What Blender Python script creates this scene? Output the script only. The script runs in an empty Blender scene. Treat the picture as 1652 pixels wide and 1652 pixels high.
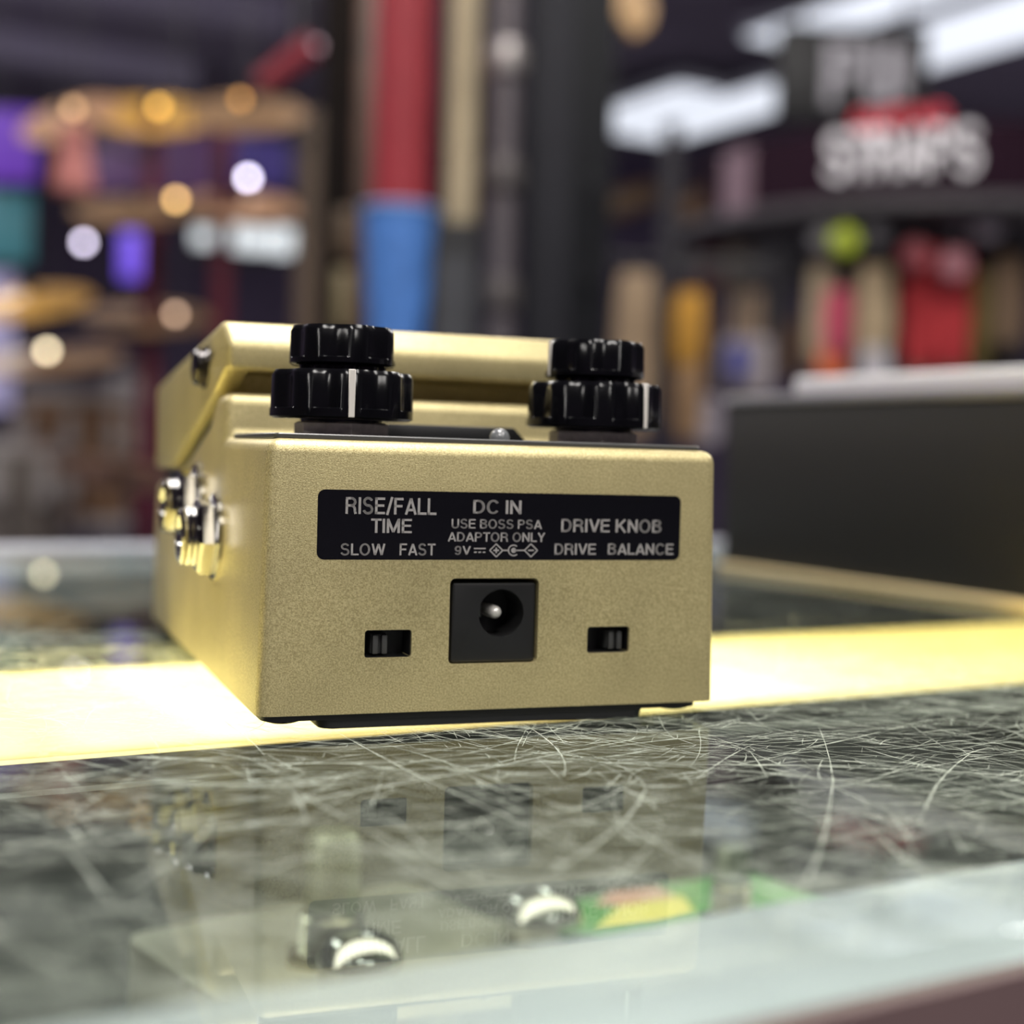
import bpy, bmesh, math, random
from mathutils import Vector, Matrix, Euler
random.seed(7)
S = bpy.context.scene
COL = S.collection
PI = math.pi
MM = 0.001

# ------------------------------------------------------------------ camera
F_PX, PITCH, ROLL, HC = 2350.17, 0.0390, 0.0285, 0.03877
FW = Vector((0, math.cos(PITCH), -math.sin(PITCH)))
R0 = Vector((1, 0, 0)); U0 = Vector((0, math.sin(PITCH), math.cos(PITCH)))
RT = math.cos(ROLL) * R0 + math.sin(ROLL) * U0
UP = -math.sin(ROLL) * R0 + math.cos(ROLL) * U0
CAM = Vector((0, 0, HC))
cd = bpy.data.cameras.new('camera')
cam = bpy.data.objects.new('camera', cd); COL.objects.link(cam)
m = Matrix((RT, UP, -FW)).transposed().to_4x4(); m.translation = CAM
cam.matrix_world = m
cd.sensor_width = 36; cd.lens = 36 * F_PX / 1652
cd.clip_start = 0.002; cd.clip_end = 60
cd.dof.use_dof = True; cd.dof.focus_distance = 0.199
cd.dof.aperture_fstop = 10.8
S.camera = cam

# ------------------------------------------------------------------ world, exposure
w = bpy.data.worlds.new('world'); S.world = w; w.use_nodes = True
w.node_tree.nodes['Background'].inputs[0].default_value = (0.75, 0.8, 1, 1)
w.node_tree.nodes['Background'].inputs[1].default_value = 0.05
S.view_settings.view_transform = 'Standard'; S.view_settings.look = 'None'
S.view_settings.exposure = 0.0; S.view_settings.gamma = 1; S.view_settings.use_curve_mapping = False
try:
    S.cycles.use_denoising = True
    S.cycles.max_bounces = 10; S.cycles.transparent_max_bounces = 24
    S.cycles.sample_clamp_indirect = 6
except Exception: pass

A = math.radians(30.5)                       # direction of the counter
TT = Vector((math.cos(A), math.sin(A), 0)); NN = Vector((-math.sin(A), math.cos(A), 0))
CEIL = 2.6
FLOOR = -0.96

def area(name, loc, sx, sy, power, color=(1, 1, 1), rz=A + PI / 2, aim=None):
    ld = bpy.data.lights.new(name, 'AREA'); ld.shape = 'RECTANGLE'; ld.size = sx; ld.size_y = sy
    ld.energy = power; ld.color = color
    o = bpy.data.objects.new(name, ld); COL.objects.link(o); o.location = loc
    o.rotation_euler = (0, 0, rz)
    if aim is not None:
        o.rotation_euler = (Vector(aim) - Vector(loc)).to_track_quat('-Z', 'Y').to_euler()
    return o
# ceiling troffers of the shop which stand outside the frame
CL = (1.0, 0.965, 0.92)
for (x, y, p) in [(0.0, 0.22, 112), (-2.3, 1.3, 18), (1.7, -0.9, 44), (0.2, -2.3, 62), (-2.6, 2.4, 44), (2.6, 2.2, 56), (-3.6, 7.6, 70), (3.7, 8.0, 70),
                  (-2.2, -3.4, 40), (2.4, -3.2, 40), (-3.6, 5.2, 50), (3.6, 5.0, 60), (0.4, 3.6, 50)]:
    area('ceiling_lamp_light', (x, y, CEIL - 0.03), 1.2, 0.6, p, CL)

area('ceiling_wash_light', (-4.6, 5.5, 1.6), 1.6, .4, 45, (.86, .84, 1), aim=(-1.5, 9.0, CEIL + .2))  # unseen uplights, added only to brighten the dark ceiling
area('ceiling_wash_light', (5.4, 6.5, 1.6), 1.6, .4, 30, (.9, .86, 1), aim=(2.5, 9.5, CEIL + .2))
# ------------------------------------------------------------------ pixel helpers
def ray(px, py):
    return FW + RT * ((px - 826) / F_PX) - UP * ((py - 826) / F_PX)
def at(px, py, Y):
    d = ray(px, py); return CAM + d * (Y / d.y)
def atz(px, py, z):
    d = ray(px, py); return CAM + d * ((z - CAM.z) / d.z)
def size(px, Y): return px * Y / F_PX

# ------------------------------------------------------------------ materials
def lin(c):
    if isinstance(c, str):
        c = c.lstrip('#'); c = [int(c[i:i + 2], 16) / 255 for i in (0, 2, 4)]
    return tuple((v / 12.92 if v <= 0.04045 else ((v + 0.055) / 1.055) ** 2.4) for v in c) + (1,)
MATS = {}
def mat(name, col, rough=0.5, metal=0.0, emit=None, es=0.0, noise=0.0, nscale=30, bump=0.0, spec=0.5, coat=0.0):
    if name in MATS: return MATS[name]
    m = bpy.data.materials.new(name); m.use_nodes = True; nt = m.node_tree; b = nt.nodes['Principled BSDF']
    c = lin(col) if isinstance(col, str) else tuple(col) + (1,)
    b.inputs['Base Color'].default_value = c; b.inputs['Roughness'].default_value = rough
    b.inputs['Metallic'].default_value = metal; b.inputs['Specular IOR Level'].default_value = spec
    b.inputs['Coat Weight'].default_value = coat
    if emit is not None:
        b.inputs['Emission Color'].default_value = lin(emit) if isinstance(emit, str) else tuple(emit) + (1,)
        b.inputs['Emission Strength'].default_value = es
    if noise or bump:
        tc = nt.nodes.new('ShaderNodeTexCoord'); n = nt.nodes.new('ShaderNodeTexNoise')
        n.inputs['Scale'].default_value = nscale; n.inputs['Detail'].default_value = 3
        nt.links.new(tc.outputs['Object'], n.inputs['Vector'])
        if noise:
            mr = nt.nodes.new('ShaderNodeMapRange'); mr.inputs[1].default_value = 0.3; mr.inputs[2].default_value = 0.7
            mr.inputs[3].default_value = 1 - noise; mr.inputs[4].default_value = 1 + noise
            nt.links.new(n.outputs['Fac'], mr.inputs[0])
            mx = nt.nodes.new('ShaderNodeVectorMath'); mx.operation = 'SCALE'; mx.inputs[0].default_value = c[:3]
            nt.links.new(mr.outputs[0], mx.inputs['Scale']); nt.links.new(mx.outputs[0], b.inputs['Base Color'])
        if bump:
            bp = nt.nodes.new('ShaderNodeBump'); bp.inputs['Strength'].default_value = bump
            bp.inputs['Distance'].default_value = 0.3 / nscale
            nt.links.new(n.outputs['Fac'], bp.inputs['Height']); nt.links.new(bp.outputs[0], b.inputs['Normal'])
    MATS[name] = m; return m

def gold_paint():
    m = bpy.data.materials.new('champagne_gold_metallic_paint'); m.use_nodes = True; nt = m.node_tree
    b = nt.nodes['Principled BSDF']; tc = nt.nodes.new('ShaderNodeTexCoord')
    n = nt.nodes.new('ShaderNodeTexNoise'); n.inputs['Scale'].default_value = 4200; n.inputs['Detail'].default_value = 2
    v = nt.nodes.new('ShaderNodeTexNoise'); v.inputs['Scale'].default_value = 6500; v.inputs['Detail'].default_value = 1
    g = nt.nodes.new('ShaderNodeTexNoise'); g.inputs['Scale'].default_value = 70; g.inputs['Detail'].default_value = 2
    for t in (n, v, g): nt.links.new(tc.outputs['Object'], t.inputs['Vector'])
    cr = nt.nodes.new('ShaderNodeValToRGB')
    e = cr.color_ramp.elements; e[0].position = .32; e[0].color = (.385, .315, .15, 1); e[1].position = .66; e[1].color = (.62, .535, .28, 1)
    nt.links.new(n.outputs['Fac'], cr.inputs[0])
    mr = nt.nodes.new('ShaderNodeMapRange'); mr.inputs[1].default_value = .35; mr.inputs[2].default_value = .65
    mr.inputs[3].default_value = .93; mr.inputs[4].default_value = 1.07
    nt.links.new(g.outputs['Fac'], mr.inputs[0])
    sc = nt.nodes.new('ShaderNodeVectorMath'); sc.operation = 'SCALE'
    nt.links.new(cr.outputs[0], sc.inputs[0]); nt.links.new(mr.outputs[0], sc.inputs['Scale'])
    nt.links.new(sc.outputs[0], b.inputs['Base Color'])
    b.inputs['Metallic'].default_value = .48; b.inputs['Roughness'].default_value = .42
    bp = nt.nodes.new('ShaderNodeBump'); bp.inputs['Strength'].default_value = .35; bp.inputs['Distance'].default_value = .00012
    nt.links.new(v.outputs['Fac'], bp.inputs['Height']); nt.links.new(bp.outputs[0], b.inputs['Normal'])
    return m
GOLD = gold_paint()
BLACKP = mat('glossy_black_plastic', (.003, .003, .004), .16, spec=.3)
BLACKR = mat('black_rubber', (.012, .012, .013), .55)
BLACKM = mat('matte_black_plastic', (.015, .015, .0155), .42, spec=.35)
JACKM = mat('smoky_chrome', (.42, .41, .40), .11, 1.0)
LABELB = mat('gloss_black_label', (.004, .004, .006), .22)
WHITE = mat('white_indicator_paint', (.72, .68, .64), .5)
LETTER = mat('grey_lettering', (.36, .34, .33), .5)
CHROME = mat('polished_chrome', (.66, .64, .62), .09, 1.0)
DCHROME = mat('dark_chrome', (.07, .065, .065), .2, 1.0)
NUT = mat('dull_dark_nut', (.62, .55, .50), .5, .3, noise=.15, nscale=900)
PLATE = mat('dark_grey_plate', (.10, .10, .10), .4, .5)

# ------------------------------------------------------------------ mesh helpers
def link(name, me, material, parent=None):
    o = bpy.data.objects.new(name, me); COL.objects.link(o)
    if material is not None and not me.materials: me.materials.append(material)
    if parent is not None: o.parent = parent
    return o
def obj(name, bm, material, parent=None, smooth=True):
    bmesh.ops.recalc_face_normals(bm, faces=bm.faces[:])
    me = bpy.data.meshes.new(name); bm.to_mesh(me); bm.free()
    if smooth:
        for p in me.polygons: p.use_smooth = True
        try: me.set_sharp_from_angle(angle=math.radians(38))
        except Exception: pass
    return link(name, me, material, parent)
def thing(name, label, cat, loc=(0, 0, 0), rz=0, group=None):
    o = bpy.data.objects.new(name, None); COL.objects.link(o); o.location = loc; o.rotation_euler = (0, 0, rz)
    o.empty_display_size = .02
    return tag(o, label, cat, group)
def tag(o, label, cat, group=None):
    o['label'] = label; o['category'] = cat
    if group: o['group'] = group
    return o
def struct(o): o['kind'] = 'structure'; return o

def box(bm, x0, x1, y0, y1, z0, z1, bev=0, seg=2, M=None):
    r = bmesh.ops.create_cube(bm, size=1)
    vs = r['verts']
    for v in vs: v.co = Vector(((x0 + x1) / 2 + v.co.x * (x1 - x0), (y0 + y1) / 2 + v.co.y * (y1 - y0), (z0 + z1) / 2 + v.co.z * (z1 - z0)))
    if bev:
        es = list({e for v in vs for e in v.link_edges})
        out = bmesh.ops.bevel(bm, geom=es, offset=bev, segments=seg, affect='EDGES', profile=.5)
        vs = list({v for v in out['verts']} | {v for v in vs if v.is_valid})
    if M is not None:
        for v in vs: v.co = M @ v.co
    return vs
def prism(bm, pts, h0, h1, plane='xy', bev=0, seg=2, keep=None):
    """extrude polygon; plane 'xy' -> along z, 'yz' -> along x, 'xz' -> along y"""
    def mk(a, b, h):
        return Vector((a, b, h)) if plane == 'xy' else Vector((h, a, b)) if plane == 'yz' else Vector((a, h, b))
    lo = [bm.verts.new(mk(a, b, h0)) for a, b in pts]; hi = [bm.verts.new(mk(a, b, h1)) for a, b in pts]
    n = len(pts)
    fs = [bm.faces.new(lo), bm.faces.new(hi)]
    for i in range(n): fs.append(bm.faces.new((lo[i], lo[(i + 1) % n], hi[(i + 1) % n], hi[i])))
    bmesh.ops.recalc_face_normals(bm, faces=fs)
    if bev:
        es = list({e for v in lo + hi for e in v.link_edges})
        if keep: es = [e for e in es if keep(e)]
        bmesh.ops.bevel(bm, geom=es, offset=bev, segments=seg, affect='EDGES', profile=.5, clamp_overlap=True)
def lathe(bm, prof, n=48, M=None, cap=True, rf=None):
    """prof: list (r, z). rf(theta, r, z) optional radius function"""
    rings = []
    for r, z in prof:
        ring = []
        for i in range(n):
            th = 2 * PI * i / n; rr = rf(th, r, z) if rf else r
            co = Vector((rr * math.cos(th), rr * math.sin(th), z))
            ring.append(bm.verts.new(M @ co if M is not None else co))
        rings.append(ring)
    for a, b in zip(rings, rings[1:]):
        for i in range(n): bm.faces.new((a[i], a[(i + 1) % n], b[(i + 1) % n], b[i]))
    if cap: bm.faces.new(rings[0][::-1]); bm.faces.new(rings[-1])
def tube(bm, pts, r, n=12):
    pts = [Vector(p) for p in pts]; rings = []
    for i, p in enumerate(pts):
        d = (pts[min(i + 1, len(pts) - 1)] - pts[max(i - 1, 0)]).normalized()
        q = d.to_track_quat('Z', 'Y')
        rr = r[i] if isinstance(r, (list, tuple)) else r
        rings.append([bm.verts.new(p + q @ Vector((rr * math.cos(2 * PI * k / n), rr * math.sin(2 * PI * k / n), 0))) for k in range(n)])
    for a, b in zip(rings, rings[1:]):
        for i in range(n): bm.faces.new((a[i], a[(i + 1) % n], b[(i + 1) % n], b[i]))
    bm.faces.new(rings[0][::-1]); bm.faces.new(rings[-1])
def rrect(x0, x1, y0, y1, r, n=5):
    out = []
    for cx, cy, a0 in ((x1 - r, y1 - r, 0), (x0 + r, y1 - r, 90), (x0 + r, y0 + r, 180), (x1 - r, y0 + r, 270)):
        for k in range(n + 1):
            a = math.radians(a0 + 90 * k / n); out.append((cx + r * math.cos(a), cy + r * math.sin(a)))
    return out
def B(): return bmesh.new()

# ================================================================== THE ROOM
floor_m = mat('dark_grey_carpet', '#66636b', .9, noise=.25, nscale=8)
wall_m = mat('dark_plum_wall', '#4a3f55', .8, noise=.15, nscale=2)
ceil_m = mat('dark_ceiling_paint', '#8a8292', .9, noise=.12, nscale=1.5)
XL, XR, YB, YF = -5.5, 6.5, 13.5, -5.0
def slab(name, x0, x1, y0, y1, z0, z1, m_):
    bm = B(); box(bm, x0, x1, y0, y1, z0, z1); return struct(obj(name, bm, m_, smooth=False))
slab('floor', XL, XR, YF, YB, FLOOR - .1, FLOOR, floor_m)
slab('ceiling', XL, XR, YF, YB, CEIL + .25, CEIL + .35, ceil_m)
slab('wall_back', XL, XR, YB, YB + .1, FLOOR, CEIL + .35, wall_m)
slab('wall_front', XL, XR, YF - .1, YF, FLOOR, CEIL + .35, wall_m)
slab('wall_left', XL - .1, XL, YF, YB, FLOOR, CEIL + .35, wall_m)
slab('wall_right', XR, XR + .1, YF, YB, FLOOR, CEIL + .35, wall_m)
beam_m = mat('ceiling_beam_paint', '#a9a2b2', .8)
for i, k in enumerate((5.2, 7.0, 8.8, 10.6)):
    bm = B(); c = NN * k
    Mx = Matrix.Translation((c.x, c.y, 0)) @ Matrix.Rotation(A, 4, 'Z')
    box(bm, -3.2, 3.4, -.12, .12, CEIL + .05, CEIL + .25, M=Mx)
    o = obj('trim_%d' % (i + 1), bm, beam_m, smooth=False); struct(o)

# ================================================================== DISPLAY CASE (counter)
def cs(t, n, z=0): return TT * t + NN * n + Vector((0, 0, z))
case = thing('glass_display_case', 'scratched glass-topped display counter with pale metal rails', 'counter', (0, 0, FLOOR))
MC = Matrix.Translation((0, 0, -FLOOR)) @ Matrix.Rotation(A, 4, 'Z')      # local frame of parts -> x along counter, y away, z from glass top
def cpart(name, bm, material, parent=case, smooth=False):
    for v in bm.verts: v.co = MC @ v.co
    return obj(name, bm, material, parent, smooth)
T0, T1, N0, N1 = -.75, 1.15, .0820, .545
GT = .0032
def glass_mat():
    m = bpy.data.materials.new('counter_glass'); m.use_nodes = True; nt = m.node_tree; nt.nodes.clear()
    out = nt.nodes.new('ShaderNodeOutputMaterial'); tr = nt.nodes.new('ShaderNodeBsdfTransparent')
    tr.inputs[0].default_value = (.90, .94, .91, 1)
    gl = nt.nodes.new('ShaderNodeBsdfGlossy'); gl.inputs['Roughness'].default_value = .02; gl.inputs[0].default_value = (.72, .77, .76, 1)
    fr = nt.nodes.new('ShaderNodeFresnel'); fr.inputs[0].default_value = 1.5
    ge = nt.nodes.new('ShaderNodeNewGeometry'); inv_ = nt.nodes.new('ShaderNodeMath'); inv_.operation = 'SUBTRACT'; inv_.inputs[0].default_value = 1
    nt.links.new(ge.outputs['Backfacing'], inv_.inputs[1]); mu = nt.nodes.new('ShaderNodeMath'); mu.operation = 'MULTIPLY'
    nt.links.new(fr.outputs[0], mu.inputs[0]); nt.links.new(inv_.outputs[0], mu.inputs[1])
    mx = nt.nodes.new('ShaderNodeMixShader'); nt.links.new(mu.outputs[0], mx.inputs[0])
    nt.links.new(tr.outputs[0], mx.inputs[1]); nt.links.new(gl.outputs[0], mx.inputs[2])
    df = nt.nodes.new('ShaderNodeBsdfDiffuse'); df.inputs[0].default_value = (.55, .6, .52, 1)
    tc = nt.nodes.new('ShaderNodeTexCoord'); n1 = nt.nodes.new('ShaderNodeTexNoise'); n1.inputs['Scale'].default_value = 22
    n1.inputs['Detail'].default_value = 6; n1.inputs['Roughness'].default_value = .65
    nt.links.new(tc.outputs['Object'], n1.inputs['Vector'])
    mr = nt.nodes.new('ShaderNodeMapRange'); mr.inputs[1].default_value = .35; mr.inputs[2].default_value = .75
    mr.inputs[3].default_value = .002; mr.inputs[4].default_value = .028
    nt.links.new(n1.outputs['Fac'], mr.inputs[0])
    m2 = nt.nodes.new('ShaderNodeMixShader'); nt.links.new(mr.outputs[0], m2.inputs[0])
    nt.links.new(mx.outputs[0], m2.inputs[1]); nt.links.new(df.outputs[0], m2.inputs[2])
    nt.links.new(m2.outputs[0], out.inputs[0]); return m
GLASS = glass_mat()
bm = B(); box(bm, T0, T1, N0, N1, -GT, 0, .0004, 2); glass_top = cpart('glass_top', bm, GLASS)
alu = mat('pale_brushed_aluminium', '#b4b4bd', .38, .35, noise=.06, nscale=60)
bm = B(); box(bm, T0, T1, N0 + .002, N0 + .0242, -.016, -GT - .0002, .0006); cpart('front_rail', bm, alu)
bm = B(); box(bm, T0, T1, N1 - .062, N1 - .002, -.016, -GT - .0002, .001); cpart('back_rail', bm, alu)
front_m = mat('mauve_brown_front_panel', '#6d5858', .6, noise=.1, nscale=20)
bm = B(); box(bm, T0, T1, N0 - .0004, N0 + .0018, FLOOR + .02, -GT - .0002); cpart('front_panel', bm, front_m)
bm = B(); box(bm, T0, T1, N1 - .004, N1 + .006, -.012, .0012, .0008); cpart('back_trim', bm, alu)
dark_m = mat('dark_case_lining', '#262723', .7, noise=.2, nscale=15)
bm = B(); box(bm, T0, T1, N1 - .012, N1 - .004, FLOOR + .02, -.0165); cpart('back_panel', bm, dark_m)
for tx in (T0, T1 - .012):
    bm = B(); box(bm, tx, tx + .012, N0 + .013, N1 - .013, FLOOR + .02, -.0165); cpart('side_panel', bm, dark_m)
SHZ = -.108
bm = B(); box(bm, T0 + .013, T1 - .013, N0 + .013, N1 - .013, SHZ - .012, SHZ); cpart('shelf', bm, dark_m)
bm = B(); box(bm, T0, T1, N0 + .004, N1 - .004, FLOOR, FLOOR + .02); cpart('plinth', bm, dark_m)

# scratches worn into the glass
def scratch_mat():
    m = bpy.data.materials.new('pale_scratch'); m.use_nodes = True; nt = m.node_tree; nt.nodes.clear()
    out = nt.nodes.new('ShaderNodeOutputMaterial'); df = nt.nodes.new('ShaderNodeBsdfDiffuse'); df.inputs[0].default_value = (.74, .80, .70, 1)
    tl = nt.nodes.new('ShaderNodeBsdfTranslucent'); tl.inputs[0].default_value = (.8, .8, .66, 1)
    tr = nt.nodes.new('ShaderNodeBsdfTransparent')
    a = nt.nodes.new('ShaderNodeMixShader'); a.inputs[0].default_value = .45
    b = nt.nodes.new('ShaderNodeMixShader')
    tc = nt.nodes.new('ShaderNodeTexCoord'); n = nt.nodes.new('ShaderNodeTexNoise'); n.inputs['Scale'].default_value = 260; n.inputs['Detail'].default_value = 3
    nt.links.new(tc.outputs['Object'], n.inputs['Vector'])
    mr = nt.nodes.new('ShaderNodeMapRange'); mr.inputs[1].default_value = .35; mr.inputs[2].default_value = .7
    mr.inputs[3].default_value = .3; mr.inputs[4].default_value = 1.0
    nt.links.new(n.outputs['Fac'], mr.inputs[0]); nt.links.new(mr.outputs[0], b.inputs[0])
    nt.links.new(df.outputs[0], a.inputs[1]); nt.links.new(tl.outputs[0], a.inputs[2])
    nt.links.new(tr.outputs[0], b.inputs[1]); nt.links.new(a.outputs[0], b.inputs[2]); nt.links.new(b.outputs[0], out.inputs[0])
    return m
def scratches():
    bm = B(); z = .00002
    def ribbon(x, y, ang, L, wd, curv, hook=0):
        n = 5 if L < .006 else 9; lo = []; hi = []
        p = Vector((x, y)); a = ang
        for i in range(n):
            k = i / (n - 1); ww = wd * (.25 + .75 * math.sin(PI * min(1, max(0, k)) ** .8)) * .5
            nx, ny = -math.sin(a), math.cos(a)
            lo.append(bm.verts.new((p.x - nx * ww, p.y - ny * ww, z))); hi.append(bm.verts.new((p.x + nx * ww, p.y + ny * ww, z)))
            st = L / (n - 1); p = p + Vector((math.cos(a), math.sin(a))) * st
            a += curv / (n - 1) + (hook if i == n - 4 else 0) + random.gauss(0, .02)
        for i in range(n - 1): bm.faces.new((lo[i], lo[i + 1], hi[i + 1], hi[i]))
    def inside(x, y):
        n = x * NN.x + y * NN.y
        return N0 + .002 < n < N1 - .03
    def place(count, L0, L1, w0, w1, ymax, bias):
        c = 0
        while c < count:
            y = .095 + (ymax - .095) * random.random() ** 1.15; x = random.uniform(-.42, .42) * (y + .05)
            if not inside(x, y) or random.random() > (y / .27) ** 1.9: continue
            d = random.random()
            ang = random.gauss(.35, .35) if d < bias else random.gauss(-.5, .35) if d < bias + .25 else random.uniform(-PI, PI)
            L = L0 * (L1 / L0) ** random.random()
            ex, ey = x + L * math.cos(ang), y + L * math.sin(ang)
            if not inside(ex, ey) or not inside(ex + .005, ey + .01): continue
            ribbon(x, y, ang, L, random.uniform(w0, w1), random.gauss(0, .35), random.choice((0, 0, 0, 0, .9, -.9)))
            c += 1
    place(520, .02, .10, .00010, .00028, .30, .45)
    place(1900, .006, .03, .00007, .00020, .30, .45)
    place(4600, .002, .010, .00005, .00012, .30, .4)
    place(700, .006, .04, .00008, .00022, .45, .4)
    for v in bm.verts: v.co.z += -FLOOR
    o = obj('scratches', bm, scratch_mat(), case, False); o['kind'] = 'stuff'
    return o
scratches()

# light channel under the glass
lamp = thing('under_glass_light_channel', 'glowing yellow light channel running under the counter glass', 'lamp', (0, 0, -.0094))
AL = A
ML = Matrix.Translation((0, 0, .0094)) @ Matrix.Rotation(AL, 4, 'Z')
def lpart(name, bm, material):
    for v in bm.verts: v.co = ML @ v.co
    return obj(name, bm, material, lamp, False)
def diffuser_mat():
    m = bpy.data.materials.new('yellow_light_diffuser'); m.use_nodes = True; nt = m.node_tree; nt.nodes.clear()
    out = nt.nodes.new('ShaderNodeOutputMaterial'); tl = nt.nodes.new('ShaderNodeBsdfTranslucent'); tl.inputs[0].default_value = (.95, .92, .74, 1)
    em = nt.nodes.new('ShaderNodeEmission'); em.inputs[0].default_value = (1, .70, .25, 1); em.inputs[1].default_value = .78
    ad = nt.nodes.new('ShaderNodeAddShader'); nt.links.new(tl.outputs[0], ad.inputs[0]); nt.links.new(em.outputs[0], ad.inputs[1])
    nt.links.new(ad.outputs[0], out.inputs[0]); return m
LN0, LN1, LT0, LT1 = .2015, .2800, -.55, .95
bm = B(); box(bm, LT0, LT1, LN0, LN1, -.0048, -.0042); lpart('diffuser', bm, diffuser_mat())
tray_m = mat('white_lamp_tray', (.75, .74, .7), .6)
bm = B(); box(bm, LT0, LT1, LN0, LN1, -.0094, -.0086); lpart('tray', bm, tray_m)
for y_ in (LN0, LN1 - .0012):
    bm = B(); box(bm, LT0, LT1, y_, y_ + .0012, -.0096, -.0049); lpart('tray_side', bm, dark_m)
bm = B(); box(bm, LT0 + .05, LT1 - .05, LN0 + .02, LN1 - .02, -.0112, -.0096); lpart('case_downlight', bm, mat('warm_downlight', (.8, .8, .75), .5, emit=(1, .95, .78), es=4.5))  # glowing plate added under the tray to brighten the cased pedals
for k, e_ in enumerate((.2, .7, 1.8, 3.4, 4.6, 5.2, 5.2, 4.6, 3.4, 1.8, .7, .2)):       # LED boards, driven harder in the middle
    led_m = mat('white_led_board_%g' % e_, (.8, .8, .75), .5, emit=(1, .94, .78), es=e_)
    bm = B(); box(bm, .012 + .02 * k, .0319 + .02 * k, LN0 + .003, LN1 - .003, -.0085, -.0076); lpart('led_board', bm, led_m)

# ================================================================== THE PEDAL
YAW = .3574
ped = thing('effects_pedal', 'champagne gold guitar effects pedal standing on the scratched glass', 'guitar pedal', (-.0338126, .1964744, 0), YAW)
EX = Vector((math.cos(YAW), math.sin(YAW), 0)); EY = Vector((-math.sin(YAW), math.cos(YAW), 0))
PO = Vector(ped.location)
def face_uz(px, py, s=0):
    """pixel -> (u, z) in metres on the pedal's face plane"""
    d = ray(px, py); t = (s * MM - EY.dot(CAM - PO)) / EY.dot(d); P = CAM + d * t - PO
    return P.dot(EX), P.z
def mmv(bm):
    for v in bm.verts: v.co *= MM
    return bm
def ppart(name, bm, material, parent=ped, smooth=True): return obj(name, mmv(bm), material, parent, smooth)
def draft(bm):
    for v in bm.verts: v.co.x = 35 + (v.co.x - 35) * (1 - .021 * max(0, v.co.z - 2.2) / 38)
# body with real openings in its rear face
bm = B()
prof = [(0, 2.2), (.3, 40.2), (37.5, 40.2), (37.8, 47.4), (46, 47.4), (52, 43.0), (97, 31.6), (122, 31.0), (122, 2.2)]
prism(bm, prof, 0, 70, 'yz', 1.9, 4, keep=lambda e: not all(v.co.z < 2.3 for v in e.verts))
draft(bm)
body = ppart('enclosure', bm, GOLD)
def cutter(make):
    bm = B(); make(bm); bmesh.ops.recalc_face_normals(bm, faces=bm.faces[:]); mmv(bm)
    me = bpy.data.meshes.new('cutter'); bm.to_mesh(me); bm.free()
    return me
def boolean(o, me):
    c = bpy.data.objects.new('cutter_tmp', me); COL.objects.link(c); c.matrix_world = Matrix.Identity(4)
    tmp = bpy.data.objects.new('host_tmp', o.data); COL.objects.link(tmp)
    md = tmp.modifiers.new('cut', 'BOOLEAN'); md.operation = 'DIFFERENCE'; md.object = c; md.solver = 'EXACT'
    dg = bpy.context.evaluated_depsgraph_get(); dg.update()
    nm = bpy.data.meshes.new_from_object(tmp.evaluated_get(dg))
    for x in (c, tmp): bpy.data.objects.remove(x)
    o.data = nm
    for p in nm.polygons: p.use_smooth = True
    try: nm.set_sharp_from_angle(angle=math.radians(38))
    except Exception: pass
DC = (27.1, 40.65, 8.75, 21.05); SW = [(14.8, 21.6, 9.95, 13.85), (48.5, 55.3, 9.95, 13.85)]
boolean(body, cutter(lambda b: prism(b, rrect(*DC, .8), -3, 9, 'xz')))
for sw in SW: boolean(body, cutter(lambda b: prism(b, rrect(*sw, .45, 3), -3, 5.5, 'xz')))
# dc jack
bm = B()
outer = rrect(DC[0] + .55, DC[1] - .15, DC[2] + .12, DC[3] - .65, .5)
hc, hz, hr = 35.15, 15.95, 3.45
def jack_block(b):
    prism(b, outer, .75, 8.6, 'xz', .35, 2, keep=lambda e: all(v.co.y < .8 for v in e.verts))
jack_block(bm); jack = ppart('dc_socket', bm, BLACKM)
boolean(jack, cutter(lambda b: prism(b, [(hc + hr * math.cos(2 * PI * k / 48), hz + hr * math.sin(2 * PI * k / 48)) for k in range(48)], -1, 8, 'xz')))
jack.data.materials.clear(); jack.data.materials.append(BLACKM)
bm = B(); lathe(bm, [(.95, 0), (.95, 5.6), (.8, 6.1), (.45, 6.4), (.1, 6.48)], 24, Matrix.Translation((34.75, 7.9, 15.95)) @ Matrix.Rotation(PI / 2, 4, 'X'))
o = ppart('centre_pin', bm, mat('nickel_pin', (.8, .77, .72), .3, .4), jack); o['label'] = 'bright steel centre pin'
bm = B(); box(bm, 31.4, 33.2, 4, 7.6, 15.0, 17.9, .1); ppart('spring_contact', bm, PLATE, jack)
# slide switches
SLOTM = mat('black_slot_plastic', (.008, .008, .009), .4); NUBM = mat('charcoal_slider', (.05, .05, .05), .5)
for i, (sw, nx) in enumerate(zip(SW, (16.15, 52.35))):
    bm = B(); prism(bm, rrect(sw[0] - .2, sw[1] + .2, sw[2] - .2, sw[3] + .2, .4), 4.4, 5.4, 'xz')
    for q_ in ((sw[0], sw[0] + .12, sw[2], sw[3]), (sw[1] - .12, sw[1], sw[2], sw[3]), (sw[0], sw[1], sw[2], sw[2] + .1), (sw[0], sw[1], sw[3] - .1, sw[3])): box(bm, q_[0], q_[1], .55, 4.5, q_[2], q_[3])
    s_ = ppart('slide_switch', bm, SLOTM)
    bm = B(); box(bm, nx, nx + 2.35, 2.0, 4.5, sw[2] + .35, sw[3] - .75, .1)
    for k in (0, 1): box(bm, nx + .1 + 1.35 * k, nx + .85 + 1.35 * k, 1.1, 2.1, sw[2] + .4, sw[3] - .85, .08)
    ppart('slider', bm, NUBM, s_)
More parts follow.
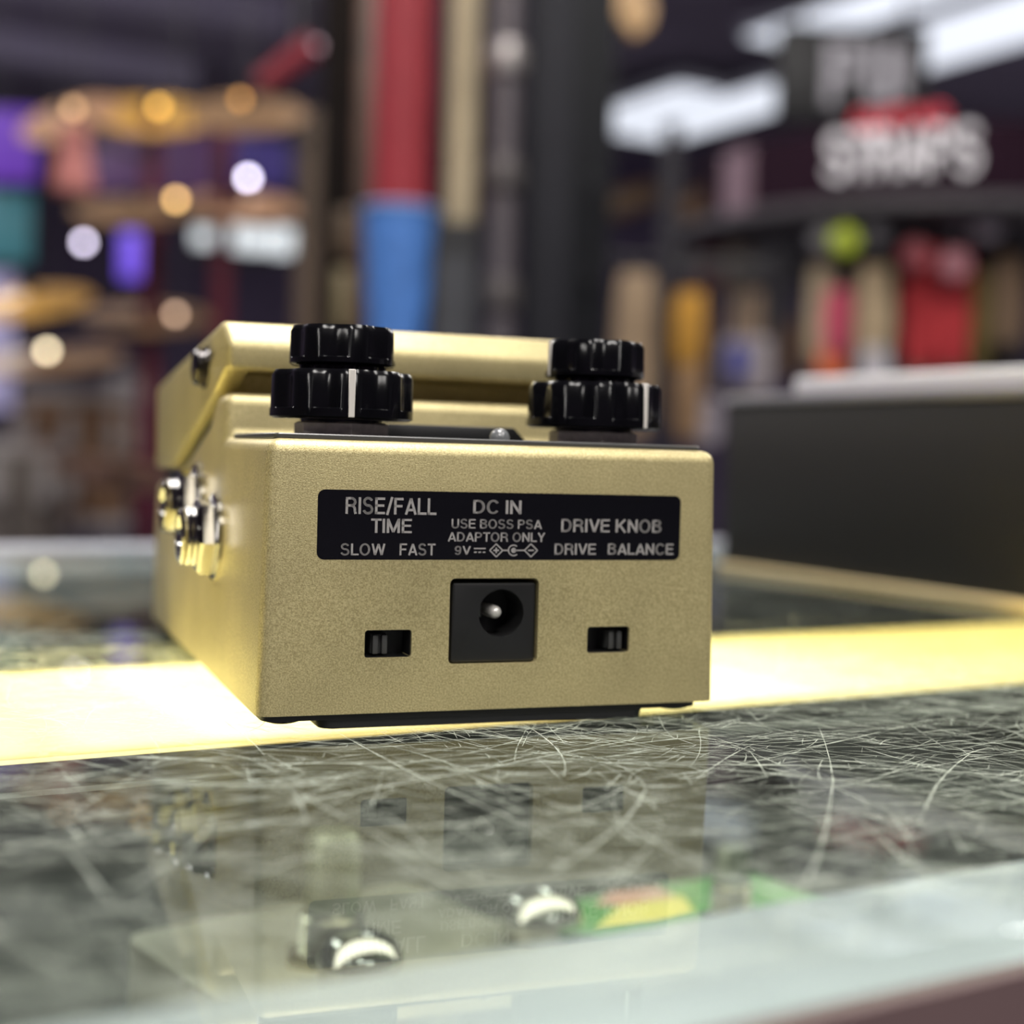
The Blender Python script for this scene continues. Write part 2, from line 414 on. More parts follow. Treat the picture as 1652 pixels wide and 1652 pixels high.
# printed label
bm = B(); prism(bm, rrect(7.75, 63.2, 23.7, 33.35, 1.0), -.02, .15, 'xz')
for v in bm.verts: v.co.y += max(0, (v.co.z - 2.2) / 38 * .3)
lab = ppart('rear_label', bm, LABELB); lab['label'] = 'black printed label with grey lettering'
def fy(z): return -.00002 - .00002 + max(0, (z / MM - 2.2) / 38 * .3) * MM - .00003
SWID = .145                       # stroke weight of the printed lettering, cap height = 1
def arc(cx, cy, rx, ry, a0, a1, n=12): return [(cx + rx * math.cos(math.radians(a0 + (a1 - a0) * k / n)), cy + ry * math.sin(math.radians(a0 + (a1 - a0) * k / n))) for k in range(n + 1)]
def glyph(ch):
    """(advance box width, strokes) in cap-height units, centre lines"""
    h = SWID / 2; T = 1 - h
    G = {
     'I': (SWID, [[(h, 0), (h, 1)]]),
     'L': (.54, [[(h, 1), (h, 0)], [(0, h), (.54, h)]]),
     'T': (.60, [[(0, T), (.60, T)], [(.30, 1), (.30, 0)]]),
     'E': (.58, [[(h, 0), (h, 1)], [(0, T), (.58, T)], [(0, .52), (.54, .52)], [(0, h), (.59, h)]]),
     'F': (.55, [[(h, 0), (h, 1)], [(0, T), (.55, T)], [(0, .50), (.50, .50)]]),
     'V': (.68, [[(h * .9, 1.0), (.34, .03)], [(.68 - h * .9, 1.0), (.34, .03)]]),
     'W': (.96, [[(h * .9, 1.0), (.25, .03)], [(.25, .03), (.48, .97)], [(.48, .97), (.71, .03)], [(.71, .03), (.96 - h * .9, 1.0)]]),
     'A': (.70, [[(h * .9, 0), (.35, .97)], [(.70 - h * .9, 0), (.35, .97)], [(.18, .28), (.52, .28)]]),
     'M': (.76, [[(h, 0), (h, 1)], [(.76 - h, 0), (.76 - h, 1)], [(h, .97), (.38, .06)], [(.76 - h, .97), (.38, .06)]]),
     'N': (.64, [[(h, 0), (h, 1)], [(.64 - h, 0), (.64 - h, 1)], [(h, .96), (.64 - h, .04)]]),
     'K': (.68, [[(h, 0), (h, 1)], [(.60, 1.0), (h, .34)], [(.27, .58), (.62, 0)]]),
     'Y': (.66, [[(h * .9, 1), (.33, .42)], [(.66 - h * .9, 1), (.33, .42)], [(.33, .45), (.33, 0)]]),
     '/': (.34, [[(.04, -.04), (.32, 1.04)]]),
     'D': (.65, [[(h, 0), (h, 1)], [(0, T), (.28, T)] + arc(.28, .5, .37 - h, .5 - h, 90, -90, 16) + [(0, h)]]),
     'P': (.60, [[(h, 0), (h, 1)], [(0, T), (.32, T)] + arc(.32, .70, .28 - h, .30 - h, 90, -90) + [(0, .40 + h)]]),
     'B': (.62, [[(h, 0), (h, 1)], [(0, T), (.33, T)] + arc(.33, .755, .255 - h, .245 - h, 90, -90) + [(0, .51 + h)], [(0, .51 + h - .01), (.34, .51 + h - .01)] + arc(.34, .29, .28 - h, .29 - h + .002, 90, -90) + [(0, h)]]),
     'R': (.65, [[(h, 0), (h, 1)], [(0, T), (.34, T)] + arc(.34, .715, .28 - h, .285 - h, 90, -90) + [(0, .43 + h)], [(.34, .50), (.44, .47), (.53, .36), (.55, .16), (.59, 0)]]),
     'O': (.74, [arc(.37, .5, .37 - h, .52 - h, 0, 360, 32)]),
     'C': (.68, [arc(.36, .5, .36 - h, .52 - h, 38, 322, 24)]),
     'G': (.74, [arc(.37, .5, .37 - h, .52 - h, 42, 335, 24), [(.40, .42), (.74, .42)], [(.74 - h, .46), (.74 - h, 0)]]),
     'U': (.64, [[(h, 1), (h, .32)] + arc(.32, .31, .32 - h, .33 - h, 180, 360, 16) + [(.64 - h, 1)]]),
     'S': (.62, [arc(.31, .745, .29 - h, .275 - h, 20, 180, 12) + arc(.31, .745, .29 - h, .23, 180, 262, 6) + arc(.31, .27, .31 - h, .25, 82, 0, 8)[1:] + arc(.31, .27, .31 - h, .29 - h, 0, -165, 14)]),
     '9': (.54, [arc(.27, .68, .27 - h, .33 - h, 0, 360, 24), arc(.27, .5, .27 - h, .52 - h, 22, -70, 14) + arc(.25, .24, .24 - h, .26 - h, -80, -165, 6)]),
    }
    return G[ch]
def words(body, x0, y0, x1, y1):
    u0, z1_ = face_uz(x0, y0); u1, z0_ = face_uz(x1, y1); ua, za = face_uz(x0, y1)
    zz0 = (z0_ + za) / 2; ub, zb = face_uz(x1, y0); zz1 = (z1_ + zb) / 2; xa, xb = (u0 + ua) / 2, (u1 + ub) / 2
    return stroke_text(body, xa, xb, zz0, zz1, fy((zz0 + zz1) / 2))
def stroke_text(body, xa, xb, z0, z1, y, depth=0.0):
    """words as stroked letters filling the box xa..xb, z0..z1 of an xz plane, facing -y"""
    bm = B(); quads = []; pen = 0
    for ch in body:
        if ch == ' ': pen += .28; continue
        w_, st = glyph(ch)
        for line in st:
            for k, (p, q) in enumerate(zip(line, line[1:])):
                p, q = Vector(p), Vector(q); d = q - p
                if d.length < 1e-6: continue
                d.normalize(); n = Vector((-d.y, d.x)) * SWID / 2
                quads.append([(c.x + pen, c.y) for c in (p + n, q + n, q - n, p - n)])
                if k: quads.append([(p.x + pen + SWID / 2 * math.cos(PI * t / 6), p.y + SWID / 2 * math.sin(PI * t / 6)) for t in range(12)])
        pen += w_ + (.10 if ch not in 'AVLT' else .055)
    ax = min(x for q in quads for x, _ in q); bx_ = max(x for q in quads for x, _ in q)
    for q in quads:
        P = [(xa + (x - ax) / (bx_ - ax) * (xb - xa), z0 + z * (z1 - z0)) for x, z in q]
        f = [bm.verts.new((x, y - depth, z)) for x, z in P]; bm.faces.new(f)
        if depth:
            g = [bm.verts.new((x, y, z)) for x, z in P]; bm.faces.new(g[::-1])
            for k in range(len(P)): bm.faces.new((f[k], f[(k + 1) % len(P)], g[(k + 1) % len(P)], g[k]))
    return bm
for body_, bx in [('RISE/FALL', (558, 803, 705, 830)), ('TIME', (599, 837, 665, 860)), ('SLOW', (550, 877, 622, 896)), ('FAST', (645, 877, 703, 896)),
                  ('DC IN', (764, 807, 842, 829)), ('USE BOSS PSA', (729, 838, 875, 853)), ('ADAPTOR ONLY', (723, 859, 880, 874)), ('9V', (734, 881, 760, 895)),
                  ('DRIVE KNOB', (906, 838, 1068, 859)), ('DRIVE', (895, 877, 962, 895)), ('BALANCE', (981, 877, 1087, 895))]:
    obj('lettering', words(body_, *bx), LETTER, lab, False)
# polarity symbol
bm = B()
def fpt(px, py): return face_uz(px, py)
def seg2(px0, py0, px1, py1, wd=2.0):
    a = Vector(fpt(px0, py0)); b = Vector(fpt(px1, py1)); d = (b - a).normalized(); n = Vector((-d.y, d.x)) * wd * .5 * .0000935
    y = fy(a.y)
    bm.faces.new([bm.verts.new((p.x, y, p.y)) for p in (a + n, b + n, b - n, a - n)])
def diamond(cx, cy, r):
    P = [(cx - r, cy), (cx, cy - r), (cx + r, cy), (cx, cy + r)]
    for k in range(4): seg2(*P[k], *P[(k + 1) % 4])
seg2(765, 885, 784, 885); [seg2(765 + 7 * k, 891, 769.5 + 7 * k, 891) for k in range(3)]
diamond(801, 888, 10.5); diamond(857, 888, 10.5)
seg2(796.5, 888, 805.5, 888, 2.4); seg2(801, 883.5, 801, 892.5, 2.4); seg2(852.5, 888, 861.5, 888, 2.4)
seg2(811, 888, 822, 888); seg2(829, 888, 847, 888)
for k in range(10):
    a0, a1 = math.radians(50 + 26 * k), math.radians(50 + 26 * (k + 1))
    seg2(829 + 8.5 * math.cos(a0), 888 - 8.5 * math.sin(a0), 829 + 8.5 * math.cos(a1), 888 - 8.5 * math.sin(a1))
c = fpt(829, 888)
bm.faces.new([bm.verts.new((c[0] + .00038 * math.cos(2 * PI * k / 16), fy(c[1]), c[1] + .00038 * math.sin(2 * PI * k / 16))) for k in range(16)])
obj('polarity_symbol', bm, LETTER, lab, False)
# base plate and rubber foot
bm = B(); prism(bm, rrect(9.1, 58.6, 1.2, 112, 2), 0, 1.6, 'xy')
for v in bm.verts:
    if v.co.z > .5: v.co.x += .5 * (1 if v.co.x > 30 else -1)
ppart('rubber_foot', bm, BLACKR)
bm = B(); prism(bm, rrect(.9, 67.5, .7, 121.4, 2), 1.35, 2.25, 'xy'); ppart('base_plate', bm, BLACKM)
for (u, s) in ((4.2, 4.2), (64.6, 4.2), (4.2, 117), (64.6, 117)):
    bm = B(); lathe(bm, [(2.9, 1.5), (2.7, 1.0), (2.0, .75), (.2, .72)][::-1], 28, Matrix.Translation((u, s, 0))); ppart('base_screw', bm, DCHROME)
# top plate, indicator lens
bm = B(); prism(bm, rrect(2.0, 67.5, 2.4, 36, 1), 40.15, 40.95, 'xy', .15, 1); ppart('control_plate', bm, PLATE)
bm = B(); prism(bm, [(21, 40.95), (46.5, 40.95), (44.3, 43.1), (23.5, 43.1)], 22, 32, 'xz', .25, 2); ppart('indicator_bezel', bm, BLACKM)
bm = B(); lathe(bm, [(1.55, 40.9), (1.5, 41.5), (1.25, 42.1), (.8, 42.5), (.1, 42.65)], 24, Matrix.Translation((36.2, 6.4, 0)))
lens_m = mat('clear_led_lens', (.14, .145, .15), .06, spec=.8); ppart('led_lens', bm, lens_m)
# dual concentric knobs
def scallop(k, depth, phase, zcut):
    def f(th, r, z):
        if z < zcut: return r
        x = ((th - phase) * k / (2 * PI)) % 1.0; x = min(1, min(x, 1 - x) / .42)
        return r - depth * (.5 + .5 * math.cos(PI * x)) if r > 3 else r
    return f
def knob(u, s, ph_low, ph_up, has_up):
    c = Matrix.Translation((u, s, 0))
    # direction from knob to camera in pedal frame
    P = PO + EX * u * MM + EY * s * MM; d = CAM - P; base = math.atan2(d.dot(EY), d.dot(EX))
    bm = B(); k = 9; f = scallop(k, .85, base + ph_low + PI / k, 44.7)
    lathe(bm, [(6, 42.6), (6, 43.2), (9.9, 43.2), (10.5, 43.5), (10.5, 44.6), (10.5, 44.75), (10.4, 49.4), (9.9, 50.2), (6.4, 50.3), (6.4, 51.2), (3.2, 51.2)], 264, c, rf=f)
    kn = ppart('control_knob', bm, BLACKP); kn['label'] = 'glossy black stacked dual knob'
    bm = B(); f = scallop(7, .7, base + ph_up + PI / 7, 52.1)
    lathe(bm, [(5.8, 50.9), (7.3, 51.0), (7.75, 51.3), (7.75, 52.0), (7.75, 52.15), (7.65, 55.9), (7.2, 56.7), (3.1, 56.9)], 240, c, rf=f)
    ppart('upper_knob', bm, BLACKP, kn)
    def line(R, z0, z1, ph):
        bm = B(); M = c @ Matrix.Rotation(base - ph, 4, 'Z')
        box(bm, R - 1.2, R + .12, -.48, .48, z0, z1, .08, 1, M); o = ppart('indicator_line', bm, WHITE, kn); o['label'] = 'white pointer line'
    line(10.42, 43.4, 50.15, -ph_low)
    if has_up: line(7.65, 51.2, 56.5, -ph_up)
    bm = B(); M = c @ Matrix.Rotation(base + .22, 4, 'Z')
    lathe(bm, [(5.9, 40.9), (7.2, 40.95), (7.2, 42.6), (6.6, 42.9), (4, 42.9)], 6, M); ppart('hex_nut', bm, NUT, kn, False)
knob(14.1, 14, math.asin(15 / 110), -2.4, False)
knob(54.4, 14, math.asin(80 / 105), -math.asin(.9), True)
# treadle
bm = B()
tp = [(38.6, 51.2), (38.6, 55.4), (41.6, 59.1), (124, 51.2), (124, 33.9), (97, 34.6), (48, 47.2), (48, 51.2)]
prism(bm, tp, .4, 69.6, 'yz', .9, 3)
for u0, u1 in ((.4, 4.6), (65.4, 69.6)): prism(bm, [(39.6, 52.2), (49.5, 52.2), (49.5, 46.8), (46.0, 47.7)], u0 + .02, u1 - .02, 'yz', .5, 2)
for v in bm.verts:                      # the vertical corners are rounded off
    if v.co.y < 44: v.co.x = 35 + (v.co.x - 35) * (1 - .035 * (44 - v.co.y) / 5.4)
tre = ppart('treadle', bm, GOLD)
for sd in (-1, 1):
    bm = B(); M = Matrix.Translation((35 + sd * 34.4, 55, 52.2)) @ Matrix.Rotation(sd * PI / 2, 4, 'Y')
    lathe(bm, [(3.6, 0), (3.6, .6), (3.1, .7), (3.1, 1.8), (2.7, 2.3), (.2, 2.4)], 36, M); ppart('hinge_screw', bm, DCHROME, tre)
bm = B(); prism(bm, [(53, 43.2), (53, 45.2), (97, 33.9), (119, 33.2), (119, 31.2), (97, 32.0)], 2.2, 67.8, 'yz'); ppart('treadle_gasket', bm, BLACKR)  # black strip put into the slot to imitate its shade
# side sockets
def socket(s, z, k):
    M = Matrix.Translation((.45, s, z)) @ Matrix.Rotation(-PI / 2, 4, 'Y')
    bm = B(); lathe(bm, [(4, -.4), (7.2 * k, -.3), (7.2 * k, .6), (6.6 * k, .9), (4, .9)], 48, M); so = ppart('jack_washer', bm, JACKM)
    bm = B(); lathe(bm, [(4.6, .85), (6.4 * k, .9), (6.6 * k, 1.3), (6.6 * k, 2.9), (6.0 * k, 3.4), (4.6, 3.45)], 6, M @ Matrix.Rotation(.4, 4, 'Z')); ppart('hex_nut', bm, JACKM, so, False)
    bm = B(); zz = .8; pr = [(2.9, .8)]
    for i in range(5): pr += [(4.75, 1.0 + i * .9), (4.45, 1.45 + i * .9)]
    pr += [(4.6, 5.6), (4.2, 6.0), (3.4, 6.0), (3.2, 5.6), (3.2, 2.5)]
    lathe(bm, pr, 48, M); ppart('threaded_collar', bm, JACKM, so)
socket(40.5, 24.3, .98); socket(62, 28.2, 1.06)

# ================================================================== BOX ON THE COUNTER
P0 = atz(1160, 918, 0); P1 = atz(1652, 985, 0)
dx = (P1 - P0).normalized(); dy = Vector((-dx.y, dx.x, 0))
if dy.y < 0: dy = -dy
bx = thing('dark_carton', 'dark matte carton with pale base lip standing on the glass', 'box', P0, math.atan2(dx.y, dx.x))
boxm = mat('black_card', '#17140f', .55, noise=.08, nscale=300)
cream = mat('cream_card', '#cdb98d', .6); 
bm = B(); box(bm, 0, .33, .0012, .17, .0026, .0592, .0012); obj('sleeve', bm, boxm, bx)
bm = B(); box(bm, -.001, .331, 0, .172, 0, .0026, .0006); o = obj('base_lip', bm, cream, bx); o['label'] = 'cream card base'
lidm = mat('grey_card', '#8b8890', .5)
bm = B(); box(bm, -.001, .331, .0002, .171, .0592, .0622, .0008); obj('lid', bm, lidm, bx)
wm = mat('white_card', '#dcdae0', .5)
q = bx.matrix_basis
bm = B(); box(bm, .033, .33, .004, .16, 0, .0054, .001)
o = obj('flat_white_carton', bm, wm); o.location = Matrix.Translation(P0) @ Vector((0, 0, .0623)); o.rotation_euler = bx.rotation_euler
tag(o, 'flat white carton lying on top of the dark carton', 'box')

# ================================================================== PEDALS INSIDE THE CASE
def cased_pedal(name, label, cA, cB, width, zt, m_body, trims):
    a = atz(*cA, zt); b = atz(*cB, zt); d = (b - a).normalized(); n = Vector((d.y, -d.x, 0))
    L = (b - a).length
    th = thing(name, label, 'guitar pedal', (a.x, a.y, SHZ), math.atan2(d.y, d.x), 'effects pedals inside the display case')
    h = zt - SHZ
    bm = B(); prism(bm, rrect(0, L, -width, 0, .005, 6), 0, h, 'xy', .0028, 4, keep=lambda e: not all(v.co.z < .0001 for v in e.verts)); obj('enclosure', bm, m_body, th)
    return th, a, d, n, L, h
silver = mat('silver_pedal_shell', '#96958a', .4, .3, noise=.22, nscale=55)
ZT = -.060
th, a, d, n, L, h = cased_pedal('silver_pedal', 'silver-grey pedal with footswitch lying in the case below the gold pedal', (196, 1507), (655, 1420), .085, ZT, silver, None)
inv = (Matrix.Translation(th.location) @ Matrix.Rotation(th.rotation_euler.z, 4, 'Z')).inverted()
def dome(th, inv, px, py, r, zt, h):
    c = inv @ atz(px, py, zt)
    bm = B(); lathe(bm, [(r * .95, 0), (r * .95, r * .25), (r, r * .5), (r * .97, r * .75), (r * .8, r * 1.05), (r * .45, r * 1.25), (.0002, r * 1.32)], 40, Matrix.Translation((c.x, c.y, h)))
    obj('footswitch', bm, JACKM, th)
def post(th, inv, px, py, r, zt, h, H, m_):
    c = inv @ atz(px, py, zt)
    M = Matrix.Translation((c.x, c.y, h))
    bm = B(); lathe(bm, [(r, 0), (r, H - r * .3), (r * .85, H), (.0002, H)], 32, M); p = obj('switch_shaft', bm, m_, th); p['label'] = 'smoky grey switch shaft'
    bm = B(); pr = []
    for i in range(8): pr += [(r * 1.18, .0006 + i * .0011), (r * 1.02, .00115 + i * .0011)]
    lathe(bm, [(r, 0)] + pr + [(r, .0099)], 32, M); obj('threaded_bushing', bm, brass, p)
    bm = B(); lathe(bm, [(r * 1.05, -.0001), (r * 1.75, 0), (r * 1.75, .0012), (r * 1.05, .0013)], 6, M); obj('hex_nut', bm, brass, p, False)
brass = mat('grey_bushing_metal', '#7d7b6c', .2, 1.0)
smoky = mat('smoky_shaft', '#80857a', .3, .5)
post(th, inv, 533, 1545, .0054, ZT, h, .0250, smoky)
dome(th, inv, 580, 1592, .0080, ZT, h)
green = mat('green_pedal_paint', '#579450', .45, noise=.1, nscale=60)
th2, a2, d2, n2, L2, h2 = cased_pedal('green_pedal', 'green pedal with yellow and pink artwork lying in the case at right', (850, 1462), (1205, 1404), .09, ZT, green, None)
inv2 = (Matrix.Translation(th2.location) @ Matrix.Rotation(th2.rotation_euler.z, 4, 'Z')).inverted()
post(th2, inv2, 1178, 1490, .0038, ZT, h2, .0166, smoky)
dome(th2, inv2, 872, 1518, .0085, ZT, h2)
yel = mat('yellow_artwork', '#d9cf7a', .5); pink = mat('pink_artwork', '#c9988a', .5)
for m_, pts in ((yel, [(1000, 1462), (1100, 1445), (1120, 1472), (1060, 1490), (960, 1500)]), (pink, [(985, 1440), (1060, 1432), (1090, 1446), (1000, 1462), (960, 1460)])):
    bm = B(); prism(bm, [((inv2 @ atz(px, py, ZT)).x, (inv2 @ atz(px, py, ZT)).y) for px, py in pts], h2 - .0001, h2 + .0002, 'xy'); obj('artwork', bm, m_, th2)

# ================================================================== SHOP BACKGROUND
def fixture(px, py, label, strength, sx=.6, sy=1.25, rot=0.0):
    p = atz(px, py, CEIL)
    t = thing('ceiling_light', label, 'ceiling light', p, A + rot, 'ceiling light panels')
    bm = B(); box(bm, -sx / 2 - .03, sx / 2 + .03, -sy / 2 - .03, sy / 2 + .03, .012, .09); obj('housing', bm, mat('white_lamp_housing', '#b9b9bd', .5), t, False)
    bm = B(); box(bm, -sx / 2, sx / 2, -sy / 2, sy / 2, 0, .012); obj('diffuser', bm, mat('cool_white_panel_%g' % strength, '#f2f5ff', .5, emit=(.86, .91, 1), es=strength), t, False)
    for y in (-.4, .4):
        bm = B(); tube(bm, [(0, y, .09), (0, y, .26)], .01, 8); obj('hanger', bm, mat('dark_hanger', '#303036', .5), t)
fixture(1022, 182, 'left of the two far white ceiling panels, beyond the black cabinet', 1.0, .36, 1.6)
fixture(1150, 188, 'right of the two far white ceiling panels, left of the straps sign', 1.0, .55, 1.9)
fixture(1385, 22, 'white ceiling panel above the black hanging sign', 1.0, .42, 1.5)
fixture(1590, 50, 'largest white ceiling panel in the top right corner', 1.0, .75, 1.8)

# --- strap display: round canopy with sign
CC = at(1490, 720, 4.75); RAD = .80
black_m = mat('black_satin', '#141318', .45)
can = thing('strap_display_canopy', 'dark round canopy display with STRAPS sign above hanging straps', 'display stand', (CC.x, CC.y, FLOOR))
def zpx(py, px=1490, Y=4.05): return at(px, py, Y).z - FLOOR
zl0, zl1, zf1 = zpx(352), zpx(325), zpx(196)
bm = B(); lathe(bm, [(.05, zl0), (RAD + .06, zl0), (RAD + .08, zl0 + .01), (RAD + .08, zl1 - .01), (RAD + .05, zl1), (.05, zl1)], 96); obj('canopy_lip', bm, mat('charcoal_lip', '#3f3c40', .55), can)
fas = mat('maroon_fascia', '#24131f', .9, spec=.1)
bm = B(); lathe(bm, [(.05, zl1), (RAD - .06, zl1), (RAD - .06, zf1), (.05, zf1)], 96); fa = obj('fascia', bm, fas, can)
bm = B(); lathe(bm, [(.30, .08), (.30, zl0), (.02, zl0)], 48); obj('core_column', bm, black_m, can)
bm = B(); lathe(bm, [(.02, 0), (.62, 0), (.62, .06), (.58, .08), (.02, .08)], 64); obj('base', bm, black_m, can)
zr = zpx(372)
bm = B(); tube(bm, [(.66 * math.cos(2 * PI * k / 48), .66 * math.sin(2 * PI * k / 48), zr) for k in range(49)], .008, 8)
for k in range(12): tube(bm, [(.29 * math.cos(2 * PI * k / 12), .29 * math.sin(2 * PI * k / 12), zr), (.66 * math.cos(2 * PI * k / 12), .66 * math.sin(2 * PI * k / 12), zr)], .006, 6)
obj('peg_ring', bm, black_m, can)
bm = B()   # pale panel at the left end of the fascia
M = Matrix.Rotation(PI + math.radians(24), 4, 'Z'); box(bm, RAD - .062, RAD - .048, -.07, .07, zl1, zf1 - .01, M=M); obj('end_panel', bm, mat('dusty_pink_panel', '#7d6470', .6), can)
def curved_words(body, px0, px1, py0, py1, m_, name, bold=.03):
    Y = CC.y - (RAD - .06)
    a = at(px0, py1, Y); b = at(px1, py0, Y); a2_ = at(px1, py1, Y)
    bm = stroke_text(body, a.x, b.x, (a.z + a2_.z) / 2, b.z, 0, .02)
    rr = RAD - .058
    for v in bm.verts:
        ang = (v.co.x - CC.x) / rr; r = rr - v.co.y
        v.co = Vector((r * math.sin(ang), -r * math.cos(ang), v.co.z - FLOOR))
    o = obj(name, bm, m_, fa, False); return o
o = curved_words('STRAPS', 1335, 1580, 203, 276, mat('lit_white_letters', '#9a9598', .5, emit=(1, .95, .97), es=.56), 'sign_lettering', .05); o['label'] = 'lit white lettering'
o = curved_words('GUITAR', 1382, 1532, 170, 199, mat('lit_red_letters', '#c03040', .5, emit=(.75, .06, .09), es=.35), 'sign_lettering', .05); o['label'] = 'red lettering'
# black hanging sign above
hs = thing('hanging_sign', 'black hanging sign with blurred grey lettering above the straps canopy', 'sign', at(1370, 200, 5.6))
wS, hS = size(235, 5.6), size(150, 5.6)
bm = B(); box(bm, -wS / 2, wS / 2, -.04, .04, 0, hS, .006); obj('panel', bm, mat('black_sign_face', '#07060c', .5), hs)
bm = B(); gm = mat('grey_sign_letters', '#8f8b93', .5, emit=(.6, .57, .6), es=.30); g0 = -size(45, 5.6)
for k, (x0, x1, z0, z1) in enumerate([(0, 18, 25, 125), (18, 46, 105, 125), (18, 46, 65, 85), (46, 58, 70, 120), (66, 82, 30, 125), (82, 104, 30, 48), (92, 108, 30, 125), (114, 130, 40, 118)]):
    box(bm, g0 + size(x0, 5.6), g0 + size(x1, 5.6), -.052, -.0402, size(z0, 5.6), size(z1, 5.6), .004)
obj('sign_lettering', bm, gm, hs)
for x in (-wS * .35, wS * .35):
    bm = B(); tube(bm, [(x, 0, hS), (x, 0, CEIL + .25 - hs.location.z)], .008, 8); obj('hanger', bm, black_m, hs)
# straps
def strap_on(px0, px1, py0, py1, Y, col, label, grp='guitar straps hanging under the canopy', tabs='#6a5a48', taper=.75, cat='guitar strap', top=372, m_=None, name='guitar_strap'):
    c = at((px0 + px1) / 2, py1, Y); wd = size(px1 - px0, Y); H = at((px0 + px1) / 2, py0, Y).z - c.z
    t = thing(name, label, cat, c, 0, grp)
    mm = m_ or mat('webbing_' + col, col, .75, noise=.25, nscale=18)
    pts = []
    for k in range(9):
        q = k / 8; pts.append((wd * .5 * (taper + (1 - taper) * math.sin(PI * q) ** .6), H * (.06 + .94 * q)))
    bm = B(); prism(bm, [(x, z) for x, z in pts] + [(-x, z) for x, z in pts[::-1]], -.016, .016, 'xz', .004, 2); obj('webbing', bm, mm, t)
    bm = B(); prism(bm, [(-wd * .3, H * .08), (wd * .3, H * .08), (wd * .2, -.0), (-wd * .2, 0)], -.01, .01, 'xz', .003); obj('end_tab', bm, mat('leather_' + tabs, tabs, .6), t)
    ht = at((px0 + px1) / 2, top, Y).z - c.z
    bm = B(); tube(bm, [(0, 0, H * .98), (0, 0, max(ht, H + .01))], .004, 6); obj('hook', bm, black_m, t)
    return t
def ringY(px):
    ddx = (px - 1490) * 4.4 / F_PX; return CC.y - math.sqrt(max(.02, .66 ** 2 - min(ddx * ddx, .42)))
for p in [(1122, 1172, 388, 470, '#5a2028', 'dark red strap roll at the far left under the canopy'),
          (1168, 1222, 392, 500, '#4d4238', 'dark brown strap bundle beside the dark red strap roll'),
          (1178, 1248, 470, 612, '#a08870', 'tan woven strap bundle hanging left of the pale straps'),
          (1228, 1268, 400, 590, '#2c2a30', 'charcoal strap between the tan bundle and the pale straps'),
          (1300, 1350, 425, 600, '#a8977c', 'pale beige strap left of the pink strap'),
          (1326, 1372, 466, 578, '#c24d66', 'pink strap hanging among the beige straps'),
          (1318, 1362, 565, 618, '#d8683a', 'orange strap end showing below the pink strap'),
          (1378, 1436, 430, 596, '#a59173', 'wide beige strap right of the pink strap'),
          (1384, 1432, 560, 618, '#b8b4ba', 'pale grey strap end below the wide beige strap'),
          (1452, 1508, 395, 606, '#b02a30', 'left strap of the bright red pair'),
          (1506, 1560, 400, 606, '#b02a30', 'right strap of the bright red pair'),
          (1562, 1592, 440, 606, '#5f5220', 'olive gold strap right of the red pair'),
          (1594, 1650, 410, 560, '#7d6650', 'brown strap at the right edge of the photo'),
          (1256, 1296, 520, 612, '#4b3527', 'short dark brown strap left of the pale straps')]:
    Y = ringY((p[0] + p[1]) / 2) - (.05 if 'end' in p[5] or 'pink' in p[5] else 0)
    strap_on(*p[:4], Y, p[4], p[5])
# small round packs on the ring
def pack(px, py, r, Y, col, label):
    c = at(px, py, Y); rr = size(r, Y)
    t = thing('round_strap_pack', label, 'strap pack', c, 0, 'round packs on the canopy pegs')
    bm = B(); lathe(bm, [(rr * .2, -.03), (rr * .85, -.028), (rr, -.015), (rr, .015), (rr * .85, .028), (rr * .2, .03)], 32, Matrix.Rotation(PI / 2, 4, 'X')); obj('roll', bm, mat('pack_' + col, col, .6), t)
    bm = B(); tube(bm, [(0, 0, rr * .9), (0, 0, at(px, 372, Y).z - c.z + .02)], .004, 6); obj('hook', bm, black_m, t)
for a_ in [(1362, 390, 22, 4.0, '#a5b52e', 'lime green round pack under the canopy'), (1328, 390, 20, 4.04, '#5f5c60', 'grey round pack left of the lime one'),
           (1412, 382, 20, 4.02, '#4d4a50', 'dark grey round pack right of the lime one'), (1475, 412, 24, 4.0, '#8c4048', 'dull red round pack above the red straps'),
           (1590, 366, 26, 4.0, '#77707a', 'pale grey round pack near the right edge'), (1540, 366, 18, 4.02, '#5b5660', 'grey round pack above the bright red pair'), (1538, 428, 24, 3.98, '#a8717a', 'dusty pink round pack above the bright red pair')]:
    pack(*a_)
# --- strap stand with black pole, left of the canopy
PY = 2.9; pp = at(1068, 720, PY)
st = thing('pole_stand', 'thin black pole stand hung with straps beside the black cabinet', 'display stand', (pp.x, pp.y, FLOOR))
bm = B(); lathe(bm, [(.02, 0), (.22, 0), (.22, .02), (.02, .03)], 40); obj('base', bm, black_m, st)
zt_ = at(1068, 200, PY).z - FLOOR
bm = B(); tube(bm, [(0, 0, .02), (0, 0, zt_)], .018, 14); obj('pole', bm, mat('grey_black_pole', '#25232a', .5), st)
zarm = at(1068, 420, PY).z - FLOOR
bm = B(); tube(bm, [(-.16, 0, zarm), (.2, 0, zarm)], .007, 8); obj('cross_arm', bm, black_m, st)
for p in [(985, 1052, 440, 715, '#a38c70', 'wide tan strap hanging left of the thin black pole'),
          (1083, 1134, 470, 600, '#b8862c', 'amber yellow strap hanging right of the thin black pole'),
          (1086, 1130, 560, 715, '#8a6c4c', 'brown strap hanging below the amber one')]:
    strap_on(*p[:4], PY - (.05 if 'amber' in p[5] else .02), p[4], p[5], 'straps on the pole stand', top=420)
